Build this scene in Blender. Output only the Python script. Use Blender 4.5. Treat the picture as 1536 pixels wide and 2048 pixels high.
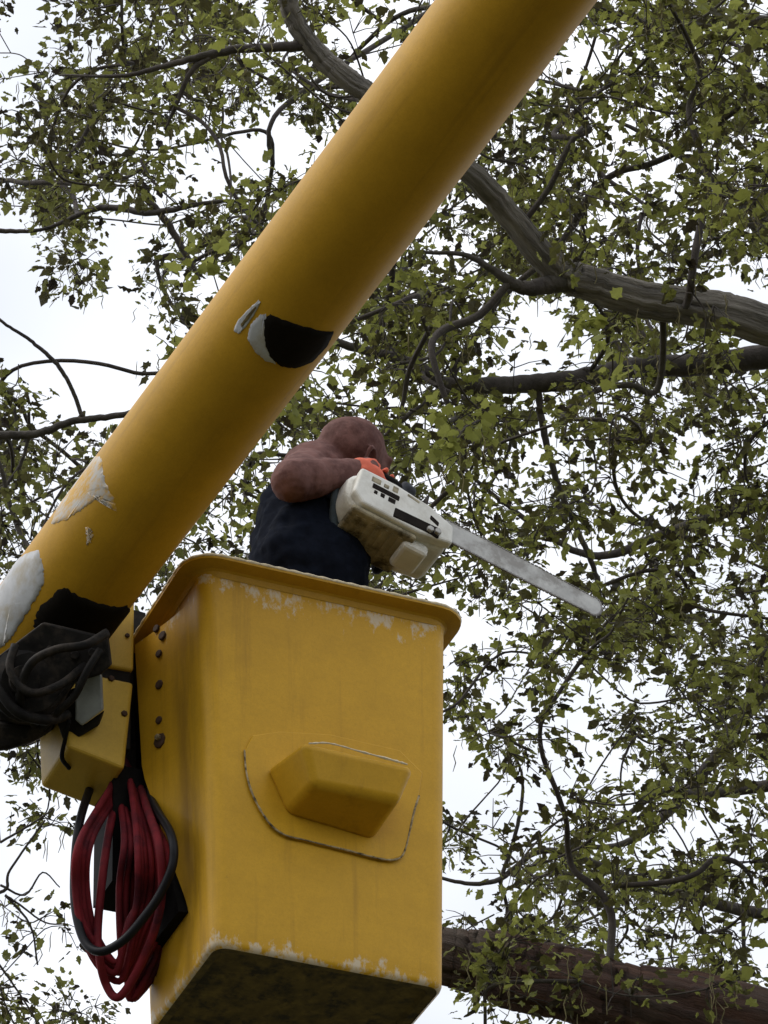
import bpy, bmesh, math, random
import numpy as np
from mathutils import Vector, Matrix
R = math.radians
random.seed(7); rng = np.random.default_rng(11)
scene = bpy.context.scene
scene.cycles.max_bounces = 6; scene.cycles.diffuse_bounces = 3
for o in list(bpy.data.objects): bpy.data.objects.remove(o)

# ------------------------------------------------------------------ camera
FPX, PITCH, CAMZ = 8150.0, R(37.24), 1.6          # focal length in photo pixels
cd = bpy.data.cameras.new('camera'); cam = bpy.data.objects.new('camera', cd)
scene.collection.objects.link(cam); scene.camera = cam
cam.location = (0, 0, CAMZ); cam.rotation_euler = (R(90) + PITCH, 0, 0)
cd.sensor_fit = 'VERTICAL'; cd.sensor_height = 24.0
cd.lens = FPX / 2048 * 24.0
cd.clip_start = 0.1; cd.clip_end = 3000

# ------------------------------------------------------------------ sky and sun (bright overcast)
CLOUD = 10.96
SUN_EL, SUN_AZ = R(52), R(262)                    # sun behind and left of the camera, veiled
w = bpy.data.worlds.new('World'); scene.world = w; w.use_nodes = True
nt = w.node_tree; nt.nodes.clear()
out = nt.nodes.new('ShaderNodeOutputWorld'); bg = nt.nodes.new('ShaderNodeBackground')
sky = nt.nodes.new('ShaderNodeTexSky'); sky.sky_type = 'NISHITA'; sky.sun_disc = False
sky.sun_elevation = SUN_EL; sky.sun_rotation = SUN_AZ
sky.air_density = 1.0; sky.dust_density = 6.0; sky.ozone_density = 1.0
mixw = nt.nodes.new('ShaderNodeMix'); mixw.data_type = 'RGBA'
mixw.inputs['Factor'].default_value = 0.88        # cloud sheet over the clear sky
cl_noise = nt.nodes.new('ShaderNodeTexNoise'); cl_noise.inputs['Scale'].default_value = 5.0
cl_noise.inputs['Detail'].default_value = 4
tcw = nt.nodes.new('ShaderNodeTexCoord'); mpw = nt.nodes.new('ShaderNodeMapping'); mpw.inputs['Location'].default_value = (CLOUD, 0, 0); nt.links.new(tcw.outputs['Generated'], mpw.inputs['Vector']); nt.links.new(mpw.outputs['Vector'], cl_noise.inputs['Vector'])
rampw = nt.nodes.new('ShaderNodeValToRGB')
rampw.color_ramp.elements[0].color = (6.9, 7.3, 8.1, 1); rampw.color_ramp.elements[1].color = (10.2, 10.4, 10.9, 1)
rampw.color_ramp.elements[0].position = .36; rampw.color_ramp.elements[1].position = .58
nt.links.new(cl_noise.outputs['Fac'], rampw.inputs['Fac'])
nt.links.new(sky.outputs['Color'], mixw.inputs['A']); nt.links.new(rampw.outputs['Color'], mixw.inputs['B'])
nt.links.new(mixw.outputs['Result'], bg.inputs['Color']); bg.inputs['Strength'].default_value = 0.1
nt.links.new(bg.outputs['Background'], out.inputs['Surface'])
sd = bpy.data.lights.new('sun', 'SUN'); sun = bpy.data.objects.new('sun', sd); scene.collection.objects.link(sun)
sd.energy = 1.2; sd.angle = R(25); sd.color = (1.0, .96, .9)
sdir = Vector((math.sin(SUN_AZ) * math.cos(SUN_EL), math.cos(SUN_AZ) * math.cos(SUN_EL), math.sin(SUN_EL)))
sun.rotation_euler = sdir.to_track_quat('Z', 'Y').to_euler(); sun.location = sdir * 60
vs = scene.view_settings
vs.view_transform = 'Standard'; vs.look = 'None'; vs.gamma = 1.0; vs.use_curve_mapping = False; vs.exposure = 0.36

# ------------------------------------------------------------------ helpers
C = scene.collection
CAM = Vector((0, 0, CAMZ)); FW = Vector((0, math.cos(PITCH), math.sin(PITCH)))
UP = Vector((0, -math.sin(PITCH), math.cos(PITCH))); RT = Vector((1, 0, 0))
def ray(u, v): return FW + RT * ((u - 768) / FPX) + UP * ((1024 - v) / FPX)
def P(u, v, d): return CAM + ray(u, v) * d
def project(X):
    q = X - CAM; d = q.dot(FW); return 768 + FPX * q.dot(RT) / d, 1024 - FPX * q.dot(UP) / d, d

def link(name, me, mat=None, parent=None, smooth=False):
    o = bpy.data.objects.new(name, me); C.objects.link(o)
    if mat: 
        if not me.materials: me.materials.append(mat)
    if parent: o.parent = parent
    if smooth:
        me.polygons.foreach_set('use_smooth', [True] * len(me.polygons))
    return o
def mesh(vs_, fs): 
    me = bpy.data.meshes.new('m'); me.from_pydata([tuple(v) for v in vs_], [], fs); me.update(); return me
def bm_mesh(bm):
    me = bpy.data.meshes.new('m'); bmesh.ops.recalc_face_normals(bm, faces=bm.faces); bm.to_mesh(me); bm.free(); return me
def obj(name, bm, mat, parent=None, smooth=False): return link(name, bm_mesh(bm), mat, parent, smooth)
def empty(name, loc, label, cat, M=None):
    o = bpy.data.objects.new(name, None); C.objects.link(o)
    if M is not None: o.matrix_world = M
    else: o.location = loc
    o.empty_display_size = .1; tag(o, label, cat); return o
def tag(o, label, cat, group=None, kind=None):
    if label: o['label'] = label
    if cat: o['category'] = cat
    if group: o['group'] = group
    if kind: o['kind'] = kind
def bevel(o, wd, seg=3, ang=40):
    m = o.modifiers.new('bevel', 'BEVEL'); m.width = wd; m.segments = seg; m.limit_method = 'ANGLE'; m.angle_limit = R(ang)
    return o
def smooth_ang(o, ang=35):
    me = o.data; me.polygons.foreach_set('use_smooth', [True] * len(me.polygons))
    try: me.set_sharp_from_angle(angle=R(ang))
    except Exception: pass
def add_tube(bm, pts, rad, seg=8, cap=True, jitter=None):
    pts = [Vector(p) for p in pts]; n = len(pts); bl = bm.verts.layers.float_vector.get('bark_co'); s_al = 0.0
    if not hasattr(rad, '__len__'): rad = [rad] * n
    t0 = (pts[1] - pts[0]).normalized()
    ref = t0.orthogonal().normalized(); rings = []
    for i in range(n):
        t = (pts[min(i + 1, n - 1)] - pts[max(i - 1, 0)])
        t = t.normalized() if t.length > 1e-9 else t0
        ref = (ref - t * ref.dot(t)); ref = ref.normalized() if ref.length > 1e-6 else t.orthogonal().normalized()
        b = t.cross(ref); ring = []
        if i: s_al += (pts[i] - pts[i - 1]).length
        for k in range(seg):
            a = 2 * math.pi * k / seg; r = rad[i]
            if jitter: r *= jitter(i / (n - 1), a)
            vv = bm.verts.new(pts[i] + (ref * math.cos(a) + b * math.sin(a)) * r); ring.append(vv)
            if bl is not None: vv[bl] = (math.cos(a) * rad[i], math.sin(a) * rad[i], s_al * .14)
        rings.append(ring)
    for i in range(n - 1):
        for k in range(seg):
            k2 = (k + 1) % seg
            bm.faces.new((rings[i][k], rings[i][k2], rings[i + 1][k2], rings[i + 1][k]))
    if cap:
        bm.faces.new(rings[0][::-1]); bm.faces.new(rings[-1])
    return rings
def smooth_path(pts, n=8):
    pts = [Vector(p) for p in pts]; q = [pts[0] * 2 - pts[1]] + pts + [pts[-1] * 2 - pts[-2]]; r = []
    for i in range(1, len(q) - 2):
        for k in range(n):
            t = k / n; a, b, c, d = q[i - 1], q[i], q[i + 1], q[i + 2]
            r.append(.5 * ((2 * b) + (c - a) * t + (2 * a - 5 * b + 4 * c - d) * t * t + (3 * b - a - 3 * c + d) * t ** 3))
    r.append(pts[-1]); return r
def smooth_vals(v, n=8):
    r = []
    for i in range(len(v) - 1):
        for k in range(n): r.append(v[i] + (v[i + 1] - v[i]) * k / n)
    r.append(v[-1]); return r
def add_box(bm, lo, hi):
    x0, y0, z0 = lo; x1, y1, z1 = hi
    v = [bm.verts.new(p) for p in ((x0,y0,z0),(x1,y0,z0),(x1,y1,z0),(x0,y1,z0),(x0,y0,z1),(x1,y0,z1),(x1,y1,z1),(x0,y1,z1))]
    for f in ((0,3,2,1),(4,5,6,7),(0,1,5,4),(1,2,6,5),(2,3,7,6),(3,0,4,7)): bm.faces.new([v[i] for i in f])
def add_prism(bm, front, back):
    a = [bm.verts.new(p) for p in front]; b = [bm.verts.new(p) for p in back]; n = len(a)
    bm.faces.new(a); bm.faces.new(b[::-1])
    for i in range(n): bm.faces.new((a[i], b[i], b[(i + 1) % n], a[(i + 1) % n]))
def add_ball(bm, c, r, seg=16, scale=(1, 1, 1), rot=None):
    M = Matrix.Translation(Vector(c)) @ (rot if rot else Matrix()) @ Matrix.Diagonal((r * scale[0], r * scale[1], r * scale[2], 1))
    bmesh.ops.create_uvsphere(bm, u_segments=seg, v_segments=seg // 2 + 2, radius=1, matrix=M)
def add_capsule(bm, a, b, ra, rb, seg=14):
    a, b = Vector(a), Vector(b)
    add_tube(bm, [a.lerp(b, k / 4) for k in range(5)], [ra + (rb - ra) * k / 4 for k in range(5)], seg)
    add_ball(bm, a, ra, seg); add_ball(bm, b, rb, seg)
def add_bolt(bm, c, n, r, h, seg=6):
    n = Vector(n).normalized(); c = Vector(c)
    add_tube(bm, [c - n * .004, c + n * h * .8, c + n * h], [r, r, r * .8], seg)

# ------------------------------------------------------------------ materials
def new_mat(name):
    m = bpy.data.materials.new(name); m.use_nodes = True; t = m.node_tree; t.nodes.clear()
    o = t.nodes.new('ShaderNodeOutputMaterial'); b = t.nodes.new('ShaderNodeBsdfPrincipled')
    t.links.new(b.outputs[0], o.inputs[0]); return m, t, b
def N(t, kind, **kw):
    n = t.nodes.new(kind)
    for k, v in kw.items():
        if hasattr(n, k): setattr(n, k, v)
        else: n.inputs[k].default_value = v
    return n
def coords(t, scale=(1, 1, 1), kind='Object'):
    tc = N(t, 'ShaderNodeTexCoord'); mp = N(t, 'ShaderNodeMapping'); mp.inputs['Scale'].default_value = scale
    t.links.new(tc.outputs[kind], mp.inputs['Vector']); return mp.outputs['Vector']
def noise(t, vec, scale, detail=5, rough=.6):
    n = N(t, 'ShaderNodeTexNoise'); n.inputs['Scale'].default_value = scale; n.inputs['Detail'].default_value = detail
    n.inputs['Roughness'].default_value = rough; t.links.new(vec, n.inputs['Vector']); return n.outputs['Fac']
def ramp(t, fac, stops):
    r = N(t, 'ShaderNodeValToRGB'); e = r.color_ramp.elements
    while len(e) < len(stops): e.new(.5)
    for i, (p, c) in enumerate(stops):
        e[i].position = p; e[i].color = c if hasattr(c, '__len__') and len(c) == 4 else ((*c, 1) if hasattr(c, '__len__') else (c, c, c, 1))
    t.links.new(fac, r.inputs['Fac']); return r.outputs['Color']
def mix(t, fac, a, b):
    m = N(t, 'ShaderNodeMix', data_type='RGBA')
    for s, x in (('Factor', fac), ('A', a), ('B', b)):
        if isinstance(x, (int, float)): m.inputs[s].default_value = x
        elif isinstance(x, tuple): m.inputs[s].default_value = (*x, 1) if len(x) == 3 else x
        else: t.links.new(x, m.inputs[s])
    return m.outputs['Result']
def math_n(t, op, a, b=0.0, clamp=False):
    m = N(t, 'ShaderNodeMath', operation=op); m.use_clamp = clamp
    for i, x in enumerate((a, b)):
        if isinstance(x, (int, float)): m.inputs[i].default_value = x
        else: t.links.new(x, m.inputs[i])
    return m.outputs[0]
def bump(t, b, h, strength=.3, dist=.01):
    n = N(t, 'ShaderNodeBump'); n.inputs['Strength'].default_value = strength; n.inputs['Distance'].default_value = dist
    t.links.new(h, n.inputs['Height']); t.links.new(n.outputs['Normal'], b.inputs['Normal'])
def simple(name, col, rough=.6, var=.25, scale=20, metal=0.0, bstr=.15, spec=.5, dirt=None):
    m, t, b = new_mat(name); v = coords(t)
    n1 = noise(t, v, scale); lo = tuple(c * (1 - var) for c in col); hi = tuple(min(1, c * (1 + var)) for c in col)
    c = ramp(t, n1, [(.3, lo), (.7, hi)])
    if dirt:
        d = ramp(t, noise(t, v, scale * .6, 8, .7), [(.48, 0.0), (.62, 1.0)]); c = mix(t, d, c, dirt)
    t.links.new(c, b.inputs['Base Color']); b.inputs['Roughness'].default_value = rough; b.inputs['Metallic'].default_value = metal
    b.inputs['Specular IOR Level'].default_value = spec
    bump(t, b, n1, bstr, .004); return m
YEL = (.60, .335, .020)
def yellow_paint(name, edge_z=None, streaks=True, base=YEL, rough=.42, groove_dirt_shade=False, grime=1.0):
    m, t, b = new_mat(name); v = coords(t)
    big = noise(t, v, 3.0, 4); fine = noise(t, v, 90, 3)
    c = ramp(t, big, [(.3, tuple(x * .9 for x in base)), (.7, tuple(x * 1.06 for x in base))])
    c = mix(t, ramp(t, fine, [(.35, 0.0), (.75, .16)]), c, tuple(x * .55 for x in base))
    mott = noise(t, v, 14, 7, .7); c = mix(t, ramp(t, mott, [(.42, 0.0), (.72, .30)]), c, tuple(x * .62 for x in base))
    grain = noise(t, v, 260, 2, .6); c = mix(t, ramp(t, grain, [(.45, 0.0), (.7, .22)]), c, tuple(x * .6 for x in base))
    if streaks:                                   # run-off grime: long vertical smears
        sv = coords(t, (26, 26, 1.3)); s = noise(t, sv, 1.0, 6, .65)
        c = mix(t, ramp(t, s, [(.56, 0.0), (.8, .45 * grime)]), c, (.2, .10, .015))
        spots = noise(t, v, 42, 6, .75)
        c = mix(t, ramp(t, spots, [(.69, 0.0), (.74, .6 * grime)]), c, (.12, .07, .02))
    if edge_z:                                    # gelcoat scuffed to white near the lip and the bottom edge
        sep = N(t, 'ShaderNodeSeparateXYZ'); t.links.new(v, sep.inputs[0])
        for z0, wd, thr in edge_z:
            dd = math_n(t, 'ABSOLUTE', math_n(t, 'SUBTRACT', sep.outputs[2], z0))
            near = math_n(t, 'SUBTRACT', 1.0, math_n(t, 'DIVIDE', dd, wd), True)
            nz = math_n(t, 'ADD', noise(t, coords(t, (1, 1, .55)), 26, 9, .72), math_n(t, 'MULTIPLY', noise(t, v, 5, 2), .25))
            ch = math_n(t, 'ADD', nz, math_n(t, 'MULTIPLY', near, .2))
            fc = math_n(t, 'MULTIPLY', ramp(t, ch, [(thr, 0.0), (thr + .08, .8)]), math_n(t, 'MULTIPLY', near, 3.0, True))
            c = mix(t, fc, c, (.60, .53, .41))
    if groove_dirt_shade:                                 # brown streaks painting dirt and shading of the groove beside the flange
        sp2 = N(t, 'ShaderNodeSeparateXYZ'); t.links.new(v, sp2.inputs[0])
        band = math_n(t, 'SUBTRACT', 1.0, math_n(t, 'DIVIDE', math_n(t, 'ABSOLUTE', math_n(t, 'SUBTRACT', sp2.outputs[1], .10)), .10), True)
        band = math_n(t, 'MULTIPLY', band, math_n(t, 'LESS_THAN', sp2.outputs[0], -.26))
        nn = noise(t, coords(t, (9, 9, 1.1)), 1.6, 6, .6)
        c = mix(t, math_n(t, 'MULTIPLY', band, ramp(t, nn, [(.36, 0.0), (.62, .8)])), c, (.16, .085, .018))
    t.links.new(c, b.inputs['Base Color']); b.inputs['Roughness'].default_value = rough; b.inputs['Specular IOR Level'].default_value = .2
    bump(t, b, fine, .12, .003); return m
M = {}
M['bucket'] = yellow_paint('bucket_gelcoat', [(.975, .10, .80), (.0, .06, .76)], groove_dirt_shade=True)
M['boom'] = yellow_paint('boom_gelcoat', None, True, (.53, .29, .018), .45, grime=1.0)
M['lip'] = yellow_paint('lip_gelcoat', None, True, (.52, .29, .022))
M['panel'] = yellow_paint('panel_paint', None, True, (.64, .42, .06))
M['lip_edge'] = simple('worn_lip_edge', (.62, .53, .36), .7, .25, 60)
M['grime'] = simple('grimy_underside', (.13, .09, .022), .85, .5, 30, dirt=(.03, .022, .012))
M['black'] = simple('black_rubber', (.006, .0055, .005), .7, .4, 30, 0, .2, .08)
M['black_patch'] = simple('black_tape', (.008, .006, .004), .75, .3, 25, 0, .2, .08)
M['white_patch'] = simple('bare_grey_primer', (.46, .47, .48), .7, .15, 18, dirt=(.36, .33, .27))
M['steel'] = simple('dark_greasy_steel', (.010, .009, .008), .7, .6, 25, 0, .3, .15, dirt=(.035, .028, .022))
M['grey_steel'] = simple('grey_steel', (.26, .28, .29), .5, .25, 20, .4)
M['grey_dark'] = simple('dull_fitting', (.03, .027, .025), .55, .5, 40, .3)
M['rust'] = simple('rusty_bolt', (.05, .022, .010), .8, .5, 80)
def worn():
    m, t, b = new_mat('worn_through_gelcoat'); v = coords(t); n1 = noise(t, coords(t, (1, 1, .5)), 34, 8, .75)
    c = mix(t, ramp(t, n1, [(.42, 0.0), (.58, 1.0)]), (.53, .29, .018), (.46, .44, .40)); t.links.new(c, b.inputs['Base Color'])
    b.inputs['Roughness'].default_value = .6; return m
M['worn'] = worn()
M['caulk'] = simple('cracked_seam', (.34, .27, .15), .9, .6, 60, dirt=(.03, .02, .01))
M['red_hose'] = simple('red_hose', (.15, .011, .016), .75, .5, 9, 0, .3, .2, dirt=(.04, .006, .012))
M['blk_hose'] = simple('black_hose', (.006, .006, .008), .45, .3, 14, 0, .1, .2)
M['skin'] = simple('skin', (.150, .074, .064), .75, .2, 30, 0, .6, .15, dirt=(.095, .043, .037))
M['glove'] = simple('orange_glove', (.62, .12, .06), .75, .2, 40)
M['dglove'] = simple('dark_glove', (.04, .045, .055), .8, .3, 40)
M['navy'] = simple('navy_cloth', (.006, .008, .014), .95, .35, 35, 0, .5, .05)
M['strap'] = simple('strap_cloth', (.035, .05, .06), .9, .3, 40)
M['saw'] = simple('saw_housing', (.70, .70, .65), .55, .10, 14, dirt=(.54, .53, .47))
M['saw_dirty'] = simple('saw_underside', (.34, .30, .20), .7, .3, 20, 0, .4, .4, dirt=(.05, .04, .018))
M['saw_black'] = simple('saw_vent', (.015, .012, .01), .8, .3, 30, 0, .2, .08)
M['bar'] = simple('guide_bar_steel', (.42, .42, .40), .5, .2, 22, .2, .2, .4, dirt=(.26, .25, .23))
M['chain'] = simple('chain_steel', (.22, .21, .20), .5, .4, 60, .5)

def bark(name, lo, hi, moss, gr=14):
    m, t, b = new_mat(name)
    atb = N(t, 'ShaderNodeAttribute'); atb.attribute_name = 'bark_co'; v = atb.outputs['Vector'] if gr > 20 else coords(t); n1 = noise(t, v, gr, 8, .7); n2 = noise(t, coords(t, (1, 1, .6)), 3, 4)
    c = ramp(t, n1, [(.3, lo), (.65, hi)]); c = mix(t, ramp(t, n2, [(.5, 0.0), (.7, .7)]), c, moss)
    t.links.new(c, b.inputs['Base Color']); b.inputs['Roughness'].default_value = .95
    bump(t, b, n1, 1.0, .06 if gr > 20 else .015); return m
M['bark_grey'] = bark('grey_bark', (.075, .068, .060), (.46, .42, .36), (.20, .185, .14), 42)
M['bark_brown'] = bark('red_brown_bark', (.020, .012, .008), (.125, .062, .04), (.17, .145, .115), 30)
M['bark_dark'] = bark('dark_bark', (.030, .026, .024), (.10, .085, .075), (.06, .06, .035))
M['twig'] = bark('twig_bark', (.030, .025, .023), (.085, .07, .06), (.06, .055, .035))
M['catkin'] = simple('catkin', (.14, .12, .05), .9, .3, 30)
def leaf_mat(name, stops, trans=.45):
    m = bpy.data.materials.new(name); m.use_nodes = True; t = m.node_tree; t.nodes.clear()
    o = N(t, 'ShaderNodeOutputMaterial'); at = N(t, 'ShaderNodeAttribute'); at.attribute_name = 'leaf_tone'
    c = ramp(t, at.outputs['Fac'], stops)
    d = N(t, 'ShaderNodeBsdfDiffuse'); tr = N(t, 'ShaderNodeBsdfTranslucent'); g = N(t, 'ShaderNodeBsdfGlossy')
    g.inputs['Roughness'].default_value = .45; t.links.new(c, d.inputs[0]); t.links.new(c, tr.inputs[0])
    a = N(t, 'ShaderNodeMixShader'); a.inputs[0].default_value = trans; t.links.new(d.outputs[0], a.inputs[1]); t.links.new(tr.outputs[0], a.inputs[2])
    b = N(t, 'ShaderNodeMixShader'); b.inputs[0].default_value = .04; t.links.new(a.outputs[0], b.inputs[1]); t.links.new(g.outputs[0], b.inputs[2])
    t.links.new(b.outputs[0], o.inputs[0]); return m
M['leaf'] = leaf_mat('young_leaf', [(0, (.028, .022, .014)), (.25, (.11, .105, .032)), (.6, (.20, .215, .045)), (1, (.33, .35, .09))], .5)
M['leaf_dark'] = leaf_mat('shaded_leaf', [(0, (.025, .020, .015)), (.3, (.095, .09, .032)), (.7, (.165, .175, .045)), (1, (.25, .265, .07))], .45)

# ------------------------------------------------------------------ ground
m, t, b = new_mat('ground_grass'); v = coords(t)
c = ramp(t, noise(t, v, .35, 6), [(.35, (.035, .04, .014)), (.65, (.075, .07, .032))])
c = mix(t, ramp(t, noise(t, v, 9, 6), [(.4, 0.0), (.7, .5)]), c, (.09, .07, .04)); t.links.new(c, b.inputs['Base Color'])
b.inputs['Roughness'].default_value = 1; bump(t, b, noise(t, v, 25, 6), .6, .05)
bm = bmesh.new(); bmesh.ops.create_grid(bm, x_segments=60, y_segments=60, size=1500)
for vv in bm.verts:
    r_ = vv.co.length
    if r_ > 60: vv.co.z = 0.6 * math.sin(vv.co.x * .011) * math.cos(vv.co.y * .013) * min(1, (r_ - 60) / 200)
g = obj('ground', bm, m); g['kind'] = 'structure'

# ------------------------------------------------------------------ bucket lift
yaw, roll = .40215424, -.03132513
MB = Matrix.Translation((-.11721987, 7.8815324, 4.71405964 + CAMZ)) @ Matrix.Rotation(yaw, 4, 'Z') @ Matrix.Rotation(roll, 4, 'Y')
MBi = MB.inverted()
def BL(u, v, y):                                  # photo pixel -> bucket-local point on the plane local y
    o_ = MBi @ CAM; d_ = MBi.to_3x3() @ ray(u, v); k = (y - o_.y) / d_.y; return o_ + d_ * k
H, WT, WB, DEPTH = 1.0026, .639, .565, .43
lift = empty('bucket_lift', None, 'yellow bucket lift with long round boom and worn square bucket', 'bucket lift', MB)

def hw(z): return (WB + (WT - WB) * z / H) / 2
def fy(z): return -.02 * z / H
def section(z, off=0.0, rc=.038, nseg=5):
    x, y0, y1 = hw(min(z, H)) + off, fy(min(z, H)) - off, DEPTH + off + .015 * z / H
    rc = max(.006, rc + off * .7); pts = []
    for cx, cy, a0 in ((x - rc, y0 + rc, -90), (x - rc, y1 - rc, 0), (-x + rc, y1 - rc, 90), (-x + rc, y0 + rc, 180)):
        for k in range(nseg + 1):
            a = R(a0 + 90 * k / nseg); pts.append(Vector((cx + rc * math.cos(a), cy + rc * math.sin(a), z)))
    return pts
def loft(bm, secs, cap0=True, cap1=True):
    rings = [[bm.verts.new(p) for p in s] for s in secs]; n = len(rings[0])
    for i in range(len(rings) - 1):
        for k in range(n): bm.faces.new((rings[i][k], rings[i][(k + 1) % n], rings[i + 1][(k + 1) % n], rings[i + 1][k]))
    if cap0: bm.faces.new(rings[0][::-1])
    if cap1: bm.faces.new(rings[-1])
bm = bmesh.new()
secs = [section(.0, -.010), section(.004, -.003), section(.014, 0)] + [section(z) for z in np.linspace(.06, H, 16)]
inner = [section(H, -.007)] + [section(z, -.007) for z in (.8, .5, .2, .03)]
loft(bm, secs + inner, False, True)
bucket = obj('bucket', bm, M['bucket'], lift); smooth_ang(bucket, 50)
bm = bmesh.new(); loft(bm, [section(.002, -.0105), section(.003, -.03), section(.012, -.036), section(.012, -.045)], False, True)
loft(bm, [section(.0125, -.010), section(.0165, -.010)])
obj('bottom_panel', bm, M['grime'], bucket)
# flared lip: underside, outer band, rolled edge
def lip_sec(z, off): 
    s = section(H, off, .05); return [Vector((p.x, p.y, z)) for p in s]
bm = bmesh.new()
prof = [(H - .016, .001), (H - .002, .006), (H + .002, .012), (H + .005, .030), (H + .009, .042), (H + .014, .043), (H + .017, .040), (H + .017, -.004), (H - .012, -.006)]
loft(bm, [lip_sec(z, o_) for z, o_ in prof], False, False)
lip = obj('rim', bm, M['lip'], bucket); smooth_ang(lip, 22)
bm = bmesh.new(); s = lip_sec(H + .018, .040)
path = []
for i in range(len(s)):
    a_, b_ = s[i], s[(i + 1) % len(s)]; n_ = max(1, int((b_ - a_).length / .012)); path += [a_.lerp(b_, k / n_) for k in range(n_)]
path.append(path[0])
add_tube(bm, path, [.0050 + .0012 * math.sin(i * 2.1) for i in range(len(path))], 7, False)
obj('rim_edge', bm, M['lip_edge'], lip, True)
# flared mounting flange on the left wall, cut diagonally below
def yend(z): return float(np.interp(z, [0, .06, .22, .60, 1.1], [.085, .10, .150, .270, .285]))
bm = bmesh.new(); rows = []
zs = np.linspace(.07, .965, 24)
for z in zs:
    ye = yend(z); y0 = .075; xw = -hw(z); r = []
    for k in range(9):
        y = y0 + (ye - y0) * k / 8; q = (y - y0) / .2
        r.append(bm.verts.new((xw + .003 - .056 * q ** 1.25 * min(1, (z - .05) / .3 + .25), y, z)))
    r.append(bm.verts.new((xw + .006, ye + .006, z))); rows.append(r)
for i in range(len(rows) - 1):
    for k in range(9): bm.faces.new((rows[i][k], rows[i][k + 1], rows[i + 1][k + 1], rows[i + 1][k]))
for r in (rows[0], rows[-1]): bm.faces.new(r)
fl = obj('mounting_flange', bm, M['bucket'], bucket); smooth_ang(fl, 40)
for (u, v, r) in ((314, 1258, .010), (326, 1272, .012), (319, 1308, .010), (320, 1370, .012), (319, 1441, .010), (321, 1482, .019)):
    q = BL(u, v, .19); yy = .19
    for _ in range(3):
        xs = -hw(q.z) + .003 - .056 * ((yy - .075) / .2) ** 1.25
        yy += (q.x - xs) * -1.6 if False else 0; q = BL(u, v, yy)
    # slide along the view ray until it meets the flange surface
    best = None
    for k in range(200):
        y_ = .08 + .2 * k / 199; q = BL(u, v, y_); xs = -hw(q.z) + .003 - .056 * max(0, (y_ - .075) / .2) ** 1.25
        e = abs(q.x - xs)
        if best is None or e < best[0]: best = (e, Vector((xs, y_, q.z)))
    bm = bmesh.new(); add_bolt(bm, best[1], (-.8, -.35, 0), r, .006, 8); bo = obj('bolt', bm, M['rust'], bucket)
    if r > .015:
        bm = bmesh.new(); add_bolt(bm, best[1] + Vector((-.008, -.004, .006)), (-.8, -.35, 0), .008, .006, 6); obj('bolt_core', bm, M['caulk'], bo)
bm = bmesh.new(); rows = []  # black slab on the mount side, filling the gap with its shade
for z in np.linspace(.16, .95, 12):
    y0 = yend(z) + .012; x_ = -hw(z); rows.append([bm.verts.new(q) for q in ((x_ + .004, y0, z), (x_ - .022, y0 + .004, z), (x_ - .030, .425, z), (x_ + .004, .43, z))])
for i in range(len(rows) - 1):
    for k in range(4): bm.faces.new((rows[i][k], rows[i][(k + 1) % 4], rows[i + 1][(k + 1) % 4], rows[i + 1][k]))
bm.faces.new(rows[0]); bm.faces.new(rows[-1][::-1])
add_box(bm, (-.42, .29, .30), (-.29, .42, .62)); obj('mount_shade_fill', bm, M['black'], bucket)  # black block added as the shade behind the hose tops
# moulded step that bulges out of the front wall
def wally(z): return fy(z)
zc = BL(660, 1580, -.01).z
def fp(u, v, y): return BL(u, v, y)
zb_ = fp(570, 1632, -.006).z
yb_ = min((-.02 - .002 * k for k in range(110)), key=lambda y: abs(fp(626, 1570, y).z - zb_ - .004))
outer = [fp(606, 1480, yb_ - .028), fp(830, 1532, yb_ - .028), fp(802, 1604, yb_), fp(626, 1570, yb_)]
base = [fp(528, 1538, -.008), fp(790, 1592, -.008), fp(742, 1686, -.006), fp(570, 1632, -.006)]
base_top = [fp(545, 1528, -.008), fp(795, 1585, -.008)]
bm = bmesh.new()
a = [bm.verts.new(p) for p in outer]; bb = [bm.verts.new(p) for p in base]
bm.faces.new(a); 
for i in range(4): bm.faces.new((a[i], bb[i], bb[(i + 1) % 4], a[(i + 1) % 4]))
bm.faces.new(bb[::-1])
st = obj('foot_step', bm, M['bucket'], bucket); bevel(st, .019, 6, 12); st.modifiers[0].harden_normals = True; st.data.polygons.foreach_set('use_smooth', [True] * len(st.data.polygons))
seam = [(489, 1500), (492, 1540), (502, 1580), (520, 1618), (542, 1650), (570, 1670), (610, 1680), (650, 1690), (700, 1702), (745, 1714), (780, 1720), (802, 1714), (812, 1694), (820, 1660), (829, 1620), (838, 1592)]
plate = [(489, 1500)] + seam[1:] + [(846, 1545), (800, 1500), (660, 1468), (560, 1462), (505, 1470)]
bm = bmesh.new(); 
fr = [fp(u, v, wally(zc) - .006) for u, v in plate]; bk = [p + Vector((0, .02, 0)) for p in fr]
add_prism(bm, fr, bk); pl = obj('step_flange', bm, M['bucket'], st); bevel(pl, .003, 2, 60)
bm = bmesh.new(); sp = smooth_path([fp(u, v, wally(zc) - .0055) for u, v in seam], 4)
add_tube(bm, sp, [.0016 + .0016 * abs(math.sin(i * 1.7)) * (1 if 6 < i % 23 < 20 else .5) for i in range(len(sp))], 6)
obj('seam', bm, M['caulk'], st)
bm = bmesh.new(); ed = smooth_path([fp(u, v, yb_ - .026) for u, v in ((618, 1487), (660, 1487), (720, 1503), (780, 1519), (815, 1529))], 6)
add_tube(bm, ed, [.0015 + .0022 * random.random() for _ in ed], 5); obj('chipped_edge', bm, M['lip_edge'], st)
for u, v in ((657, 1486), (562, 1905)):
    pass
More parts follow.
